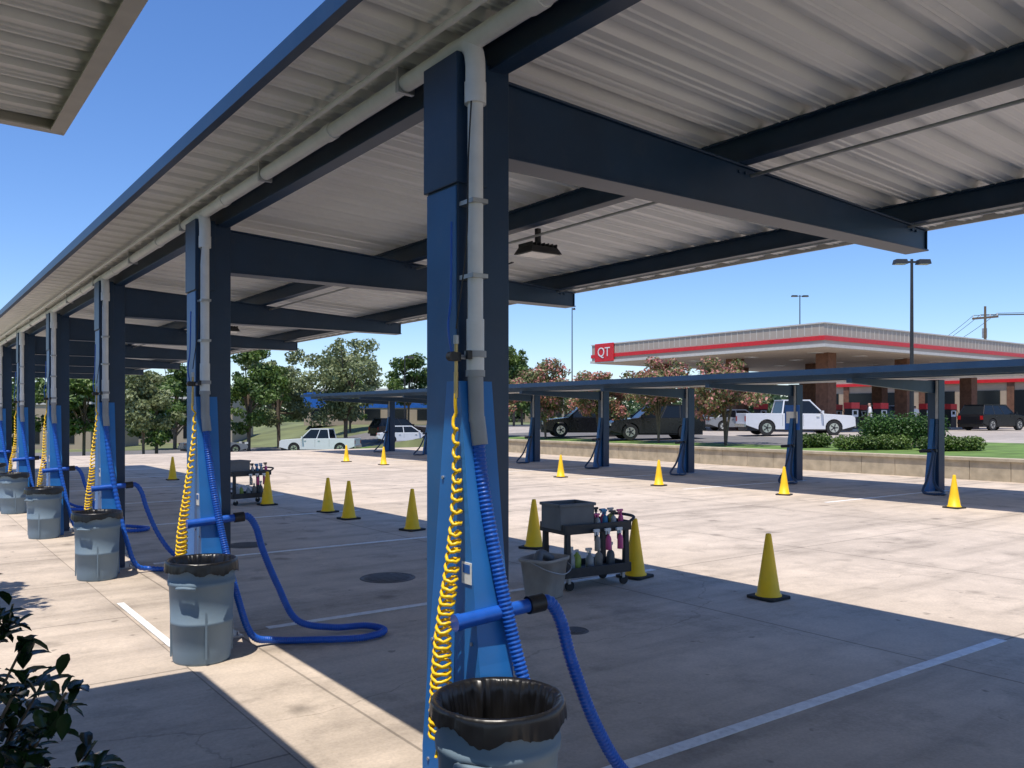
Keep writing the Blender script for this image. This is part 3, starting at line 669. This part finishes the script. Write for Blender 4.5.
cl=[]
for i in range(340):
    t=i/339; ang=math.radians(-30+150*t); dd=random.uniform(125,190)
    x,y=dd*math.sin(ang)*1.05,dd*math.cos(ang); hh=random.uniform(3,8)
    for q in range(3): cl.append((x+random.uniform(-4,4),y+random.uniform(-4,4),hh*random.uniform(.15,.8),random.uniform(2.0,4.5),random.uniform(2.0,4.5),hh*.42))
leaves('distant_trees',cl,75000,.5,'leafD')
def hedge(x,y,lx,ly,h,rz,n,k='leafH'):
    cl=[]; nx=max(2,int(lx/.35)); ny=max(2,int(ly/.35))
    for i in range(nx):
        for j in range(ny): cl.append(((i+.5)/nx*lx-lx/2,(j+.5)/ny*ly-ly/2,h*random.uniform(.45,.55),.32,.32,h*random.uniform(.46,.54)))
    e=empty('hedge',(x,y,H(x,y)),rz); leaves('foliage',cl,n,.05,k,e)
hedge(31.6,17.6,3.0,1.1,1.4,-.7,9000); hedge(30.0,17.9,2.6,.8,.6,-.7,5000,'leafA'); hedge(30.9,15.4,2.0,.8,.55,-.7,4500,'leafA'); hedge(30.0,20.6,1.4,.8,.6,-.7,3500,'leafA')

# ------------------------------------------------------------ foreground shrub
def shrub(x,y,h,r,seed):
    R=random.Random(seed); e=empty('shrub',(x,y,.03)); b=MB(); L=MB()
    for i in range(150):
        a=R.uniform(0,6.283); f=R.random()**.5; ph=R.random()
        px,py=r*f*math.cos(a),r*f*math.sin(a); pz=h*(.35+.65*math.sqrt(max(0,1-f*f)))*R.uniform(.5,1.03)
        tip=Vector((px,py,pz))
        if i%3==0: b.tube(catmull([(px*.1,py*.1,0),(px*.5,py*.5,pz*.55),tip],.12),.008,'bark',5)
        else: b.tube([tip,tip+Vector((-px*.3,-py*.3,-.2))],.005,'bark',5)
        out=Vector((px*.6,py*.6,.5)).normalized()
        for q in range(R.randint(7,11)):
            d=(out*.35+Vector((R.gauss(0,.7),R.gauss(0,.7),R.gauss(.05,.4)))).normalized()
            sd=d.cross(Vector((0,0,1)))
            if sd.length<.1: continue
            sd.normalize(); up=sd.cross(d); ln=R.uniform(.08,.13); w=ln*.23; o=tip+Vector((R.gauss(0,.02),R.gauss(0,.02),R.gauss(-.03,.04)))
            P=[o]; 
            for t,ww,dr in ((.3,.85,.0),(.6,1,-.05),(.85,.6,-.13)): 
                c=o+d*ln*t+Vector((0,0,dr*ln)); P+=[c-sd*w*ww+up*w*.35,c,c+sd*w*ww+up*w*.35]
            P.append(o+d*ln+Vector((0,0,-.2*ln)))
            L.add(P,[(0,2,1),(0,3,2),(1,2,5,4),(2,3,6,5),(4,5,8,7),(5,6,9,8),(7,8,10),(8,9,10)],'leafP',True)
    b.obj('stems',e); L.obj('leaves',e,recalc=False)
shrub(.08,3.55,1.38,.56,3); shrub(-.2,2.2,1.0,.6,4)

# ------------------------------------------------------------ person near the pickup
def person(x,y,rz):
    z=H(x,y)+.025
    V=[(0,0,.95),(0,0,1.15),(0,0,1.40),(0,0,1.50),(.02,0,1.60),(.02,0,1.70),
       (0,.09,.9),(.03,.11,.5),(-.03,.12,.08),(.12,.13,.03),(0,-.09,.9),(-.05,-.11,.5),(-.14,-.12,.09),(0,-.13,.03),
       (0,.18,1.42),(.02,.24,1.15),(.14,.24,.95),(.20,.23,.88),(0,-.18,1.42),(-.02,-.24,1.15),(.05,-.26,.92),(.08,-.26,.84)]
    E=[(0,1),(1,2),(2,3),(3,4),(4,5),(0,6),(6,7),(7,8),(8,9),(0,10),(10,11),(11,12),(12,13),(2,14),(14,15),(15,16),(16,17),(2,18),(18,19),(19,20),(20,21)]
    Rr=[.14,.13,.15,.06,.095,.085,.09,.06,.045,.04,.09,.06,.045,.04,.065,.045,.035,.04,.065,.045,.035,.04]
    me=bpy.data.meshes.new('b'); me.from_pydata(V,E,[]); o=bpy.data.objects.new('tmp',me); COL.objects.link(o)
    m=o.modifiers.new('s','SKIN'); s=o.modifiers.new('u','SUBSURF'); s.levels=2
    for i,r in enumerate(Rr): me.skin_vertices[0].data[i].radius=(r,r*(1.15 if i in(1,2) else 1))
    me.skin_vertices[0].data[0].use_root=True
    dg=bpy.context.evaluated_depsgraph_get(); nm=bpy.data.meshes.new_from_object(o.evaluated_get(dg)); bpy.data.objects.remove(o)
    for k in ('skin','shirt','short','hair','blk'): nm.materials.append(M[k])
    for p in nm.polygons:
        c=p.center; p.use_smooth=True
        p.material_index=0
        if c.z>1.68 or (c.z>1.58 and c.x<-.02): p.material_index=3
        elif c.z<.10: p.material_index=4
        elif .55<c.z<.98 and abs(c.y)<.2: p.material_index=2
        elif .98<=c.z<1.5 and (abs(c.y)<.2 or c.z>1.2): p.material_index=1
    o=bpy.data.objects.new('person',nm); COL.objects.link(o); o.location=(x,y,z); o.rotation_euler=(0,0,rz)
person(41.0,24.6,2.2); person(56.5,30.6,.6)

# ------------------------------------------------------------ light, sky, camera
sd=Vector((.27,.18,-1)).normalized()
l=bpy.data.lights.new('sun','SUN'); l.energy=5.0; l.angle=math.radians(.53); l.color=(1,.93,.84)
lo=bpy.data.objects.new('sun',l); COL.objects.link(lo); lo.rotation_euler=sd.to_track_quat('-Z','Y').to_euler()
w=bpy.data.worlds.new('World'); S.world=w; w.use_nodes=True; t=w.node_tree; bg=t.nodes['Background']
sk=t.nodes.new('ShaderNodeTexSky'); sk.sky_type='NISHITA'; sk.sun_disc=False; sk.sun_elevation=math.radians(72); sk.sun_rotation=math.radians(236)
sk.air_density=1.0; sk.dust_density=.1; sk.ozone_density=3
hs=t.nodes.new('ShaderNodeHueSaturation'); hs.inputs['Saturation'].default_value=1.15
tm=t.nodes.new('ShaderNodeMix'); tm.data_type='RGBA'; tm.blend_type='MULTIPLY'; tm.inputs[0].default_value=1; tm.inputs[7].default_value=(.92,.97,1.18,1)
t.links.new(sk.outputs[0],hs.inputs['Color']); t.links.new(hs.outputs[0],tm.inputs[6]); t.links.new(tm.outputs[2],bg.inputs[0]); bg.inputs[1].default_value=.15
cd=bpy.data.cameras.new('camera'); cd.sensor_width=36; cd.lens=850/1024*36; cd.shift_y=31/1024; cd.clip_start=.05; cd.clip_end=4000
co=bpy.data.objects.new('camera',cd); COL.objects.link(co); co.location=(0,0,2.0)
co.rotation_euler=(math.radians(90),0,-math.radians(36.2)); S.camera=co
